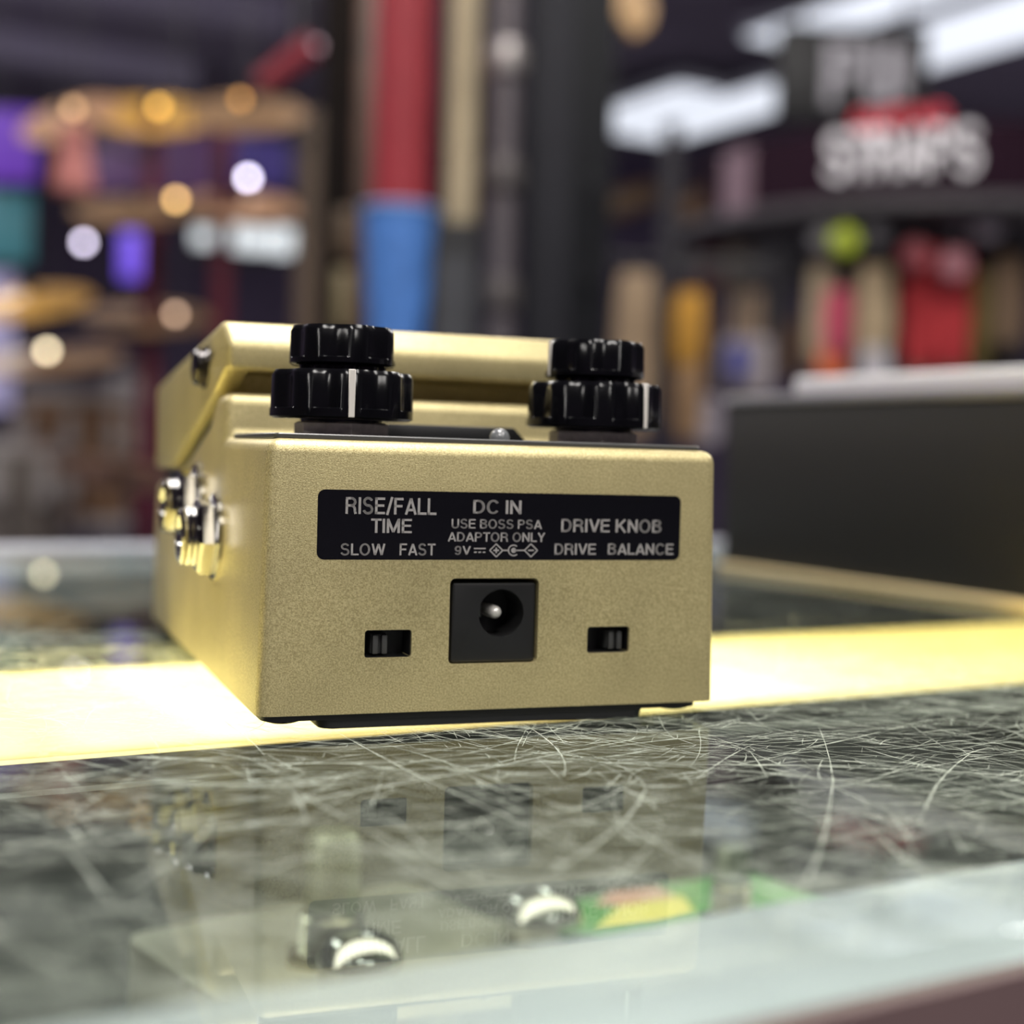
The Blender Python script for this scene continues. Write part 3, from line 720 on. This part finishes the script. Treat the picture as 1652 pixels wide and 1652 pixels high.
for p in [(1160, 1242, 545, 640, '#8d8588', 'pale grey pouch hanging left of the dark carton'), (1172, 1204, 555, 612, '#3a3f8a', 'blue pouch beside the pale grey pouch'),
          (1118, 1160, 640, 720, '#8f8890', 'small pale pouch low behind the dark carton')]:
    strap_on(*p[:4], PY - (.1 if 'blue' in p[5] else .04), p[4], p[5], 'pouches on the pole stand', top=420, cat='pouch', name='hanging_pouch', taper=.9)
bm = B(); zz = at(1068, 420, PY).z - FLOOR; tube(bm, [(0, -.03, zz - .02), (size(150, PY), -.05, zz - .02)], .006, 8); obj('cross_arm', bm, black_m, st)

# --- centre: black stand with holders, mic stand, cabinet, wooden rack post
CY = 1.75
s0 = at(560, 700, CY); s1 = at(985, 716, CY)
bs = thing('black_display_stand', 'black stand behind the gold pedal holding the red roll and cups', 'display stand', ((s0.x + s1.x) / 2, CY + .09, FLOOR))
hw = (s1.x - s0.x) / 2; htop = s0.z - FLOOR - .02
bm = B(); box(bm, -hw, hw, -.14, .16, htop - .025, htop, .004); obj('top_board', bm, black_m, bs)
bm = B(); box(bm, -hw + .02, hw - .02, -.1, .13, .03, htop - .025, .004); obj('cabinet_body', bm, black_m, bs)
bm = B(); box(bm, -hw, hw, -.13, .15, 0, .03, .004); obj('plinth', bm, black_m, bs)
TOPZ = FLOOR + htop
def cup(name, label, px0, px1, qx0, qx1, py0, Y, m_, rim):
    c = at((px0 + px1) / 2, py0, Y); r1 = size(px1 - px0, Y) / 2; rb = size(qx1 - qx0, Y) / 2; H = c.z - TOPZ
    # radius at base extrapolated from the visible taper
    vis = c.z - at((px0 + px1) / 2, 540, Y).z; r0_ = r1 - (r1 - rb) * H / vis * .8
    t = thing(name, label, 'cup', (c.x, Y, TOPZ), 0)
    bm = B(); n = 40
    lathe(bm, [(r0_, 0), (r1, H), (r1 - .003, H), (r0_ - .003, .004), (.001, .004)], n); obj('cup_body', bm, m_, t)
    bm = B(); lathe(bm, [(r1 - .0032, H - .004), (r1 + .002, H - .003), (r1 + .002, H + .001), (r1 - .0032, H + .001)], n, cap=False); obj('rim', bm, rim, t)
    return t, c, H
bluem = mat('blue_gradient_plastic', '#4a78be', .45, noise=.25, nscale=30)
t, c, H = cup('blue_cup', 'blue tapered cup holding the red roll behind the gold pedal', 585, 706, 598, 686, 336, CY, bluem, mat('light_blue_rim', '#8fb0dd', .4))
r = size(47, CY)
rl = thing('red_roll', 'tall red roll standing upright in the blue cup', 'roll', (c.x, CY, TOPZ + .005))
bm = B(); zt2 = at(650, -160, CY).z - TOPZ; lathe(bm, [(r * .75, 0), (r * .8, .05), (r, H + .01), (r * 1.04, zt2), (r * .8, zt2)], 40); obj('wrap', bm, mat('red_fabric', '#8a212c', .6, noise=.1, nscale=20), rl)
bm = B(); lathe(bm, [(r * .5, zt2 - .001), (r * .79, zt2 + .001), (r * .79, zt2 + .02), (r * .3, zt2 + .024)], 32); obj('end_cap', bm, mat('dark_red_cap', '#5e1620', .5), rl)
# black box with tan sticks
k0 = at(700, 362, CY + .02); k1 = at(778, 362, CY + .02)
kb = thing('black_holder', 'black square holder with the tan tube, right of the blue cup', 'holder', ((k0.x + k1.x) / 2, CY + .02, TOPZ))
kw = (k1.x - k0.x) / 2; kh = k0.z - TOPZ
bm = B()
for x0, x1, y0, y1 in ((-kw, kw, -kw, -kw + .003), (-kw, kw, kw - .003, kw), (-kw, -kw + .003, -kw, kw), (kw - .003, kw, -kw, kw), (-kw, kw, -kw, kw)):
    box(bm, x0, x1, y0, y1, 0, kh if (x1 - x0 < .004 or y1 - y0 < .004) else .003)
obj('holder_body', bm, mat('black_card_holder', '#1d1d20', .5), kb, False)
bm = B(); box(bm, -kw * .8, kw * .8, -kw - .001, -kw, kh * .3, kh * .85); obj('label_patch', bm, mat('charcoal_label', '#34353a', .6, noise=.3, nscale=80), kb, False)
tt = thing('tan_tube', 'pale tan tube standing upright in the black square holder', 'tube', (kb.location.x + .002, CY + .02, TOPZ + .0035))
r = size(26, CY); zt3 = at(740, -120, CY).z - TOPZ
bm = B(); lathe(bm, [(r, 0), (r, zt3), (r * .7, zt3)], 32); obj('tube_wall', bm, mat('tan_card', '#a3957a', .65, noise=.12, nscale=15), tt)
bm = B(); lathe(bm, [(r * .3, zt3 - .001), (r * 1.06, zt3 - .0005), (r * 1.06, zt3 + .02), (r * .3, zt3 + .02)], 32); obj('end_cap', bm, mat('brown_cap', '#5b4a38', .6), tt)
# grey speckled stand tube with clutches
gp = at(800, 700, CY - .03)
gs = thing('microphone_stand', 'grey speckled upright stand tube with clutches, left of black cabinet', 'microphone stand', (gp.x, CY - .03, TOPZ))
grm = mat('speckled_grey_metal', '#6a6468', .35, .5, noise=.4, nscale=200)
r = size(22, CY); ztop = at(800, -100, CY).z - TOPZ
bm = B(); lathe(bm, [(.002, 0), (.036, 0), (.036, .008), (r, .014)], 32); obj('base', bm, black_m, gs)
bm = B(); tube(bm, [(0, 0, .012), (0, 0, ztop)], r, 24); obj('pole', bm, grm, gs)
for py, cm in ((108, mat('pale_steel', '#b7b0ae', .3, .8)), (290, mat('grey_steel', '#625d5d', .4, .6)), (480, mat('grey_steel', '#625d5d', .4, .6))):
    z = at(800, py, CY).z - TOPZ; bm = B(); lathe(bm, [(r * .9, z - .02), (r * 1.35, z - .017), (r * 1.45, z), (r * 1.3, z + .017), (r * .9, z + .02)], 32); obj('clutch', bm, cm, gs)
# black cabinet
cA, cB = at(832, 700, CY + .03), at(975, 700, CY + .03)
cb = thing('tall_black_cabinet', 'tall black speaker cabinet rising out of the frame behind the right knob', 'speaker', ((cA.x + cB.x) / 2, CY + .09, TOPZ))
cw = (cB.x - cA.x) / 2; ch = at(900, -160, CY).z - TOPZ
bm = B(); box(bm, -cw, cw, -.06, .06, 0, ch, .004); obj('cabinet_body', bm, mat('black_vinyl', '#131418', .6, spec=.15, noise=.2, nscale=60), cb)
bm = B(); box(bm, -cw * .86, cw * .1, -.064, -.0602, ch * .05, ch * .95, .003); obj('front_grille', bm, mat('charcoal_grille', '#26262b', .7, spec=.15, noise=.2, nscale=150), cb)
bm = B(); tube(bm, [(cw * .55, -.061, ch * .3), (cw * .55, -.075, ch * .32), (cw * .55, -.075, ch * .5), (cw * .55, -.061, ch * .52)], .004, 8); obj('handle', bm, black_m, cb)
# brown wooden rack post with tan strip
wA, wB = at(512, 600, 2.0), at(600, 600, 2.0)
rk = thing('wooden_rack_post', 'dark brown wooden rack post rising left of the red roll', 'rack', ((wA.x + wB.x) / 2, 2.0, FLOOR))
ww = (wB.x - wA.x) / 2; zh = at(560, -150, 2.0).z - FLOOR
bm = B(); box(bm, -ww, ww * .3, -.03, .03, 0, zh, .003); obj('dark_panel', bm, mat('dark_stained_wood', '#15100e', .85, spec=.1, noise=.3, nscale=25), rk)
bm = B(); box(bm, ww * .3 + .0005, ww, -.035, .03, 0, zh, .003); obj('brown_edge', bm, mat('brown_stained_wood', '#4b3020', .5, noise=.25, nscale=25), rk)
for py0, py1, cc in ((345, 420, '#5d4c3a'), (440, 540, '#7d7052')):
    za, zb_ = at(560, py1, 2.0).z - FLOOR, at(560, py0, 2.0).z - FLOOR
    bm = B(); box(bm, -ww * .3, ww * .28, -.045, -.0302, za, zb_, .004); obj('shelf_label', bm, mat('label_' + cc, cc, .6), rk)
# maple headstock hanging at top
hp = at(1000, 20, 2.3)
hd = thing('guitar_headstock', 'pale maple headstock tip hanging at the top edge of the photo', 'guitar', hp)
sc = 2.3 / F_PX
bm = B(); prism(bm, [(-62 * sc, 60 * sc), (-25 * sc, 20 * sc), (22 * sc, -42 * sc), (48 * sc, -26 * sc), (54 * sc, 8 * sc), (20 * sc, 70 * sc), (0, 400 * sc), (-50 * sc, 400 * sc)], -.012, .012, 'xz', .004); obj('head', bm, mat('maple', '#d6b183', .4), hd)
for k in range(4):
    bm = B(); tube(bm, [((30 - 14 * k) * sc, -.013, (5 + 28 * k) * sc), ((30 - 14 * k) * sc, -.026, (5 + 28 * k) * sc)], .004, 10); obj('tuning_peg', bm, CHROME, hd)
bm = B(); tube(bm, [(-25 * sc, 0, 398 * sc), (-25 * sc, 0, CEIL + .25 - hp.z)], .006, 8); obj('hanger', bm, black_m, hd)

# --- left: cymbal rack
LY = 3.1
cymA = mat('brass_cymbal', '#d0a050', .4, .3, noise=.15, nscale=40)
cymB = mat('rosy_bronze_cymbal', '#bd9272', .4, .3, noise=.15, nscale=40)
cymC = mat('dull_bronze_cymbal', '#8f7154', .45, .25, noise=.15, nscale=40)
rack = thing('cymbal_rack', 'red-poled cymbal display rack on the left side of the shop', 'rack', (at(300, 700, LY).x, LY + .25, FLOOR))
redm = mat('dark_red_pole', '#5a1526', .4)
RX = rack.location.x
zr1 = at(300, 130, LY).z - FLOOR
for px in (238, 352):
    x = at(px, 700, LY + .25).x - RX
    bm = B(); tube(bm, [(x, 0, 0), (x, 0, zr1)], .022, 14); obj('upright', bm, redm, rack)
x = at(488, 700, LY + .25).x - RX
bm = B(); tube(bm, [(x, 0, 0), (x, 0, zr1)], .026, 14); obj('upright', bm, mat('tan_pole', '#5a4a3c', .5), rack)
bm = B(); box(bm, -.34, .34, -.25, .05, 0, .03, .004); obj('base', bm, black_m, rack)
def cymbal(px, py, w_, tilt, roll_, m_, label, Y=LY):
    c = at(px, py, Y); R = size(w_, Y) / 2
    t = thing('cymbal', label, 'cymbal', c, 0, 'cymbals on the display rack')
    t.rotation_euler = (math.radians(tilt), math.radians(roll_), 0)
    bm = B(); pr = [(.006, R * .17), (R * .10, R * .16), (R * .17, R * .10), (R * .21, R * .075), (R * .6, R * .035), (R, 0), (R, -.0015), (R * .6, R * .035 - .002), (R * .21, R * .075 - .002), (R * .16, R * .095), (.006, R * .16)]
    lathe(bm, pr, 56, cap=False); obj('plate', bm, m_, t)
    bm = B(); lathe(bm, [(.002, R * .155), (.014, R * .155), (.014, R * .155 + .014), (.006, R * .155 + .02), (.006, R * .155 + .03), (.002, R * .155 + .03)], 20); obj('felt_and_nut', bm, black_m, t)
    # arm of the rack carrying it
    Mt = Matrix.Translation(c) @ t.rotation_euler.to_matrix().to_4x4()
    p0 = Mt @ Vector((0, 0, R * .15)); xs = [at(q, 700, LY + .25).x for q in (238, 352, 488)]
    xn = min(xs, key=lambda v: abs(v - p0.x))
    off = Vector((RX, LY + .25, FLOOR))
    bm = B(); tube(bm, [p0 - off, Mt @ Vector((0, 0, -.03)) - off, Vector((xn, LY + .25, p0.z - .03)) - off], .007, 8); obj('arm', bm, black_m, rack)
for a_ in [(112, 192, 165, 36, -14, cymB, 'rosy bronze cymbal tilted at upper left of the rack', LY - .05), (248, 186, 190, 30, 4, cymA, 'bright brass cymbal in the middle of the top row', LY + .3),
           (398, 182, 190, 30, 2, cymC, 'bronze cymbal at the right end of the top row'), (220, 338, 200, 22, 0, cymC, 'dull bronze cymbal at left of the second row'),
           (392, 332, 180, 24, 5, cymB, 'rosy cymbal at right of the second row', LY + .3), (52, 488, 190, 22, -4, cymA, 'bright brass cymbal at the left edge of the third row'),
           (235, 512, 210, 18, 2, cymC, 'dull bronze cymbal at right of the third row', LY + .3), (70, 580, 250, 14, -3, cymC, 'dull bronze cymbal in the low fourth row'),
           (190, 765, 200, -16, 3, cymB, 'rosy cymbal lowest on the rack beside the gold pedal')]:
    cymbal(*a_)
# white spot lamps; warm ones are glowing discs added in place of cymbal glints
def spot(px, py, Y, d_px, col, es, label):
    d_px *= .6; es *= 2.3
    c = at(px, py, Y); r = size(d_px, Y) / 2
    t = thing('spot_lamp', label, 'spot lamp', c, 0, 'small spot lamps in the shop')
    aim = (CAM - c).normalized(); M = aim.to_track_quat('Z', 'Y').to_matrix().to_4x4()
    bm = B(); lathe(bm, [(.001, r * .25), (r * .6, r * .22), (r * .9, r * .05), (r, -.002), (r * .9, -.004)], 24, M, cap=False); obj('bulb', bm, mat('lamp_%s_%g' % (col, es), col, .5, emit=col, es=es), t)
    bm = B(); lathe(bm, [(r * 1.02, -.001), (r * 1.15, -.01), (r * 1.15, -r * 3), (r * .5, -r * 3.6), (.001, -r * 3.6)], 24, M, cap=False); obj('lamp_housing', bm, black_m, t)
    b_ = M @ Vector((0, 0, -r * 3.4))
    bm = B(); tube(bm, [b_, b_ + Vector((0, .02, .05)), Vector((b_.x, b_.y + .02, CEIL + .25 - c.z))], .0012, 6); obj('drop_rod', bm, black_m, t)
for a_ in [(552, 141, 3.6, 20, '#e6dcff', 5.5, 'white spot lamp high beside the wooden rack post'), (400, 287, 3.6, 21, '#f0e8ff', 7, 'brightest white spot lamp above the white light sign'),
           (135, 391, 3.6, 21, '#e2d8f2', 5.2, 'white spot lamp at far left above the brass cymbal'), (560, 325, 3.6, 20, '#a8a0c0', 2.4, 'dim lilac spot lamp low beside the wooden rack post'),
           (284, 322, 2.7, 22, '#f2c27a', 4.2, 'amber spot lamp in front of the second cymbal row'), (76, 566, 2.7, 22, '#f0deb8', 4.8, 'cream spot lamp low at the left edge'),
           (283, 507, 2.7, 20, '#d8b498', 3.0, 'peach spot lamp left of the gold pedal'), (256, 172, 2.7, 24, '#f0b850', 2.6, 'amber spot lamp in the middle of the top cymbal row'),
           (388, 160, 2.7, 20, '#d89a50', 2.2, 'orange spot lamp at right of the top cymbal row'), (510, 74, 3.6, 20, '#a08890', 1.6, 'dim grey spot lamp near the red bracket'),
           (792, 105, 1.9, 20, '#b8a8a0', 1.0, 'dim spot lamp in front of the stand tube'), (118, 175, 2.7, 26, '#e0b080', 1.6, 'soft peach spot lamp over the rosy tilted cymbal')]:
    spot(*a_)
# lit wall panels, tubes, sign
def lit_panel(name, label, cat, px0, px1, py0, py1, Y, col, es, depth=.05):
    a = at(px0, py1, Y); b = at(px1, py0, Y)
    t = thing(name, label, cat, ((a.x + b.x) / 2, Y, a.z))
    wq, hq = (b.x - a.x) / 2, b.z - a.z
    bm = B(); box(bm, -wq - .01, wq + .01, .005, depth, -.01, hq + .01, .003); obj('frame', bm, black_m, t)
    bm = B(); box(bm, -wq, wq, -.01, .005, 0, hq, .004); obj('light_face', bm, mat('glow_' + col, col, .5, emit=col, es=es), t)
    bm = B(); tube(bm, [(0, depth / 2, hq), (0, depth / 2, CEIL + .25 - a.z)], .0015, 8); obj('hanger', bm, black_m, t)
lit_panel('purple_light_panel', 'glowing purple panel at the left edge of the photo', 'light panel', -60, 62, 178, 292, 6.0, '#5a2f9a', .6)
lit_panel('teal_light_panel', 'teal lit panel at the left edge below the purple one', 'light panel', -60, 52, 312, 420, 6.2, '#2f6068', .6)
lit_panel('lavender_light_panel', 'pale lavender lit panel low at the left edge', 'light panel', -60, 24, 440, 660, 6.4, '#8580a0', .7)
lit_panel('violet_light_tube', 'upright violet light tube between the cymbal rows', 'light panel', 194, 234, 375, 450, 5.0, '#6a4fd0', .9)
sg = at(405, 412, 6.2)
sgn = thing('white_light_sign', 'long white lit sign left of the wooden rack post', 'sign', sg)
q_ = 6.2 / F_PX
bm = B(); box(bm, -100 * q_, 100 * q_, .005, .06, -6 * q_, 56 * q_, .004); obj('panel', bm, black_m, sgn)
bm = B(); gl_ = mat('lit_sign_white', '#c3cbd0', .5, emit=(.60, .64, .66), es=1.1)
for x0, x1, z0, z1 in ((-92, -62, 14, 40), (-54, -44, 6, 50), (-40, -14, 8, 46), (-10, 30, 6, 42), (34, 66, 2, 44), (70, 92, 10, 44)): box(bm, x0 * q_, x1 * q_, -.012, .0045, z0 * q_, z1 * q_, .003)
obj('sign_lettering', bm, gl_, sgn)
for x_ in (-80 * q_, 80 * q_):
    bm = B(); tube(bm, [(x_, .03, 54 * q_), (x_, .03, CEIL + .25 - sg.z)], .0015, 8); obj('hanger', bm, black_m, sgn)
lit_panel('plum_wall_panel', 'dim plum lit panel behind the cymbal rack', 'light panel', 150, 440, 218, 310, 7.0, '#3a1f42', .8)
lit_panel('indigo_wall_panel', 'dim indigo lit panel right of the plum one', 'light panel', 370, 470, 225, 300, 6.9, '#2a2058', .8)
# salmon bell under the top left cymbal
sb = at(118, 308, LY - .3); R = size(34, LY - .3)
be = thing('salmon_cowbell', 'salmon pink bell hanging under the tilted rosy cymbal', 'bell', sb)
bm = B(); lathe(bm, [(R, 0), (R * .55, size(90, LY)), (R * .2, size(96, LY))], 32); obj('bell_body', bm, mat('salmon_paint', '#b46a64', .5), be)
bm = B(); tube(bm, [(0, 0, size(95, LY)), (0, 0, size(118, LY)), (0, .28, size(118, LY))], .006, 8); obj('mount', bm, black_m, be)
# red bracket
rb = at(465, 112, LY); bm = B(); tube(bm, [(-size(45, LY), 0, -size(25, LY)), (size(40, LY), 0, size(40, LY))], [size(16, LY), size(20, LY)], 14)
rbk = thing('red_bracket', 'red slanted bracket tube above the top cymbal row', 'bracket', rb); obj('tube', bm, mat('bright_red_paint', '#8a2030', .5), rbk)
bm = B(); tube(bm, [(0, 0, .02), (0, .15, .05), (0, .15, CEIL + .25 - rb.z)], .008, 8); obj('hanger', bm, black_m, rbk)
# drum kit parts low at left
def drum(px, py_top, py_bot, w_, Y, m_, label, legs=True):
    c = at(px, py_bot, Y); ct = at(px, py_top, Y); R = size(w_, Y) / 2; H = ct.z - c.z
    t = thing('floor_tom', label, 'drum', (c.x, Y, FLOOR), 0, 'drums on the shop floor'); z0 = c.z - FLOOR
    bm = B(); lathe(bm, [(R, z0), (R, z0 + H)], 48, cap=False); lathe(bm, [(.001, z0), (R * .99, z0), (R * .99, z0 + .002), (.001, z0 + .002)], 48); obj('shell', bm, m_, t)
    bm = B(); lathe(bm, [(.001, z0 + H), (R * 1.0, z0 + H), (R, z0 + H + .004), (.001, z0 + H + .004)], 48); obj('drum_head', bm, mat('white_drum_head', '#8a847e', .6), t)
    for zz in (z0, z0 + H):
        bm = B(); lathe(bm, [(R * 1.0, zz - .015), (R * 1.04, zz - .015), (R * 1.04, zz + .015), (R * 1.0, zz + .015)], 48, cap=False); obj('hoop', bm, mat('pale_steel_hoop', '#aaa4a2', .35, .4), t)
    for k in range(8):
        an = 2 * PI * k / 8 + .2; bm = B(); lathe(bm, [(.004, -.05), (.016, -.045), (.018, 0), (.016, .045), (.004, .05)], 14, Matrix.Translation((R * 1.03 * math.cos(an), R * 1.03 * math.sin(an), z0 + H * .7))); obj('lug', bm, mat('pale_steel_hoop', '#aaa4a2', .35, .4), t)
    for k in range(3):
        an = 2 * PI * k / 3 - PI / 2 + .4; bm = B(); tube(bm, [(R * 1.03 * math.cos(an), R * 1.03 * math.sin(an), z0 + H * .6), (R * 1.03 * math.cos(an), R * 1.03 * math.sin(an), .03), (R * 1.15 * math.cos(an), R * 1.15 * math.sin(an), 0)], .008, 8); obj('leg', bm, CHROME, t)
shell = mat('brown_drum_shell', '#735740', .4, .0, noise=.15, nscale=8)
drum(118, 640, 840, 170, 3.7, shell, 'brown floor tom in the middle of the lower left')
drum(5, 720, 900, 190, 3.2, mat('grey_drum_shell', '#5f5853', .4), 'grey floor tom cut by the left edge of the photo')
drum(215, 600, 720, 62, 4.4, mat('lilac_drum_shell', '#6b5f86', .4), 'small lilac drum beside the toe of the gold pedal')
# brown guitars on the back wall
def guitar(px, py, hpx, Y, col, label, rot):
    c = at(px, py, Y); s = size(hpx, Y)
    t = thing('wall_guitar', label, 'guitar', c, 0, 'guitars hanging at the back'); t.rotation_euler = (0, rot, 0)
    out = []
    for k in range(40):
        th_ = 2 * PI * k / 40; rr = .30 + .07 * math.cos(2 * th_ - PI) + (.06 if math.sin(th_) < 0 else 0) * abs(math.sin(th_)); out.append((s * rr * .8 * math.cos(th_), s * rr * math.sin(th_) * 1.2))
    bm = B(); prism(bm, out, -.04, .04, 'xz', .006); obj('body', bm, mat('wood_' + col, col, .35), t)
    bm = B(); box(bm, -s * .035, s * .035, -.05, -.02, s * .2, s * 1.1, .004); obj('neck', bm, mat('dark_fretboard', '#2a1d14', .5), t)
    bm = B(); prism(bm, [(-s * .05, s * 1.1), (s * .05, s * 1.1), (s * .06, s * 1.32), (-s * .06, s * 1.32)], -.05, -.02, 'xz', .004); obj('headstock', bm, mat('wood_' + col, col, .35), t)
guitar(1142, 322, 105, 8.2, '#6a4a26', 'brown guitar behind, under the right far ceiling panel', 1.1)
guitar(1020, 322, 105, 8.4, '#5e4426', 'brown guitar behind, just right of the black cabinet', 1.2)
bpy.context.view_layer.update()
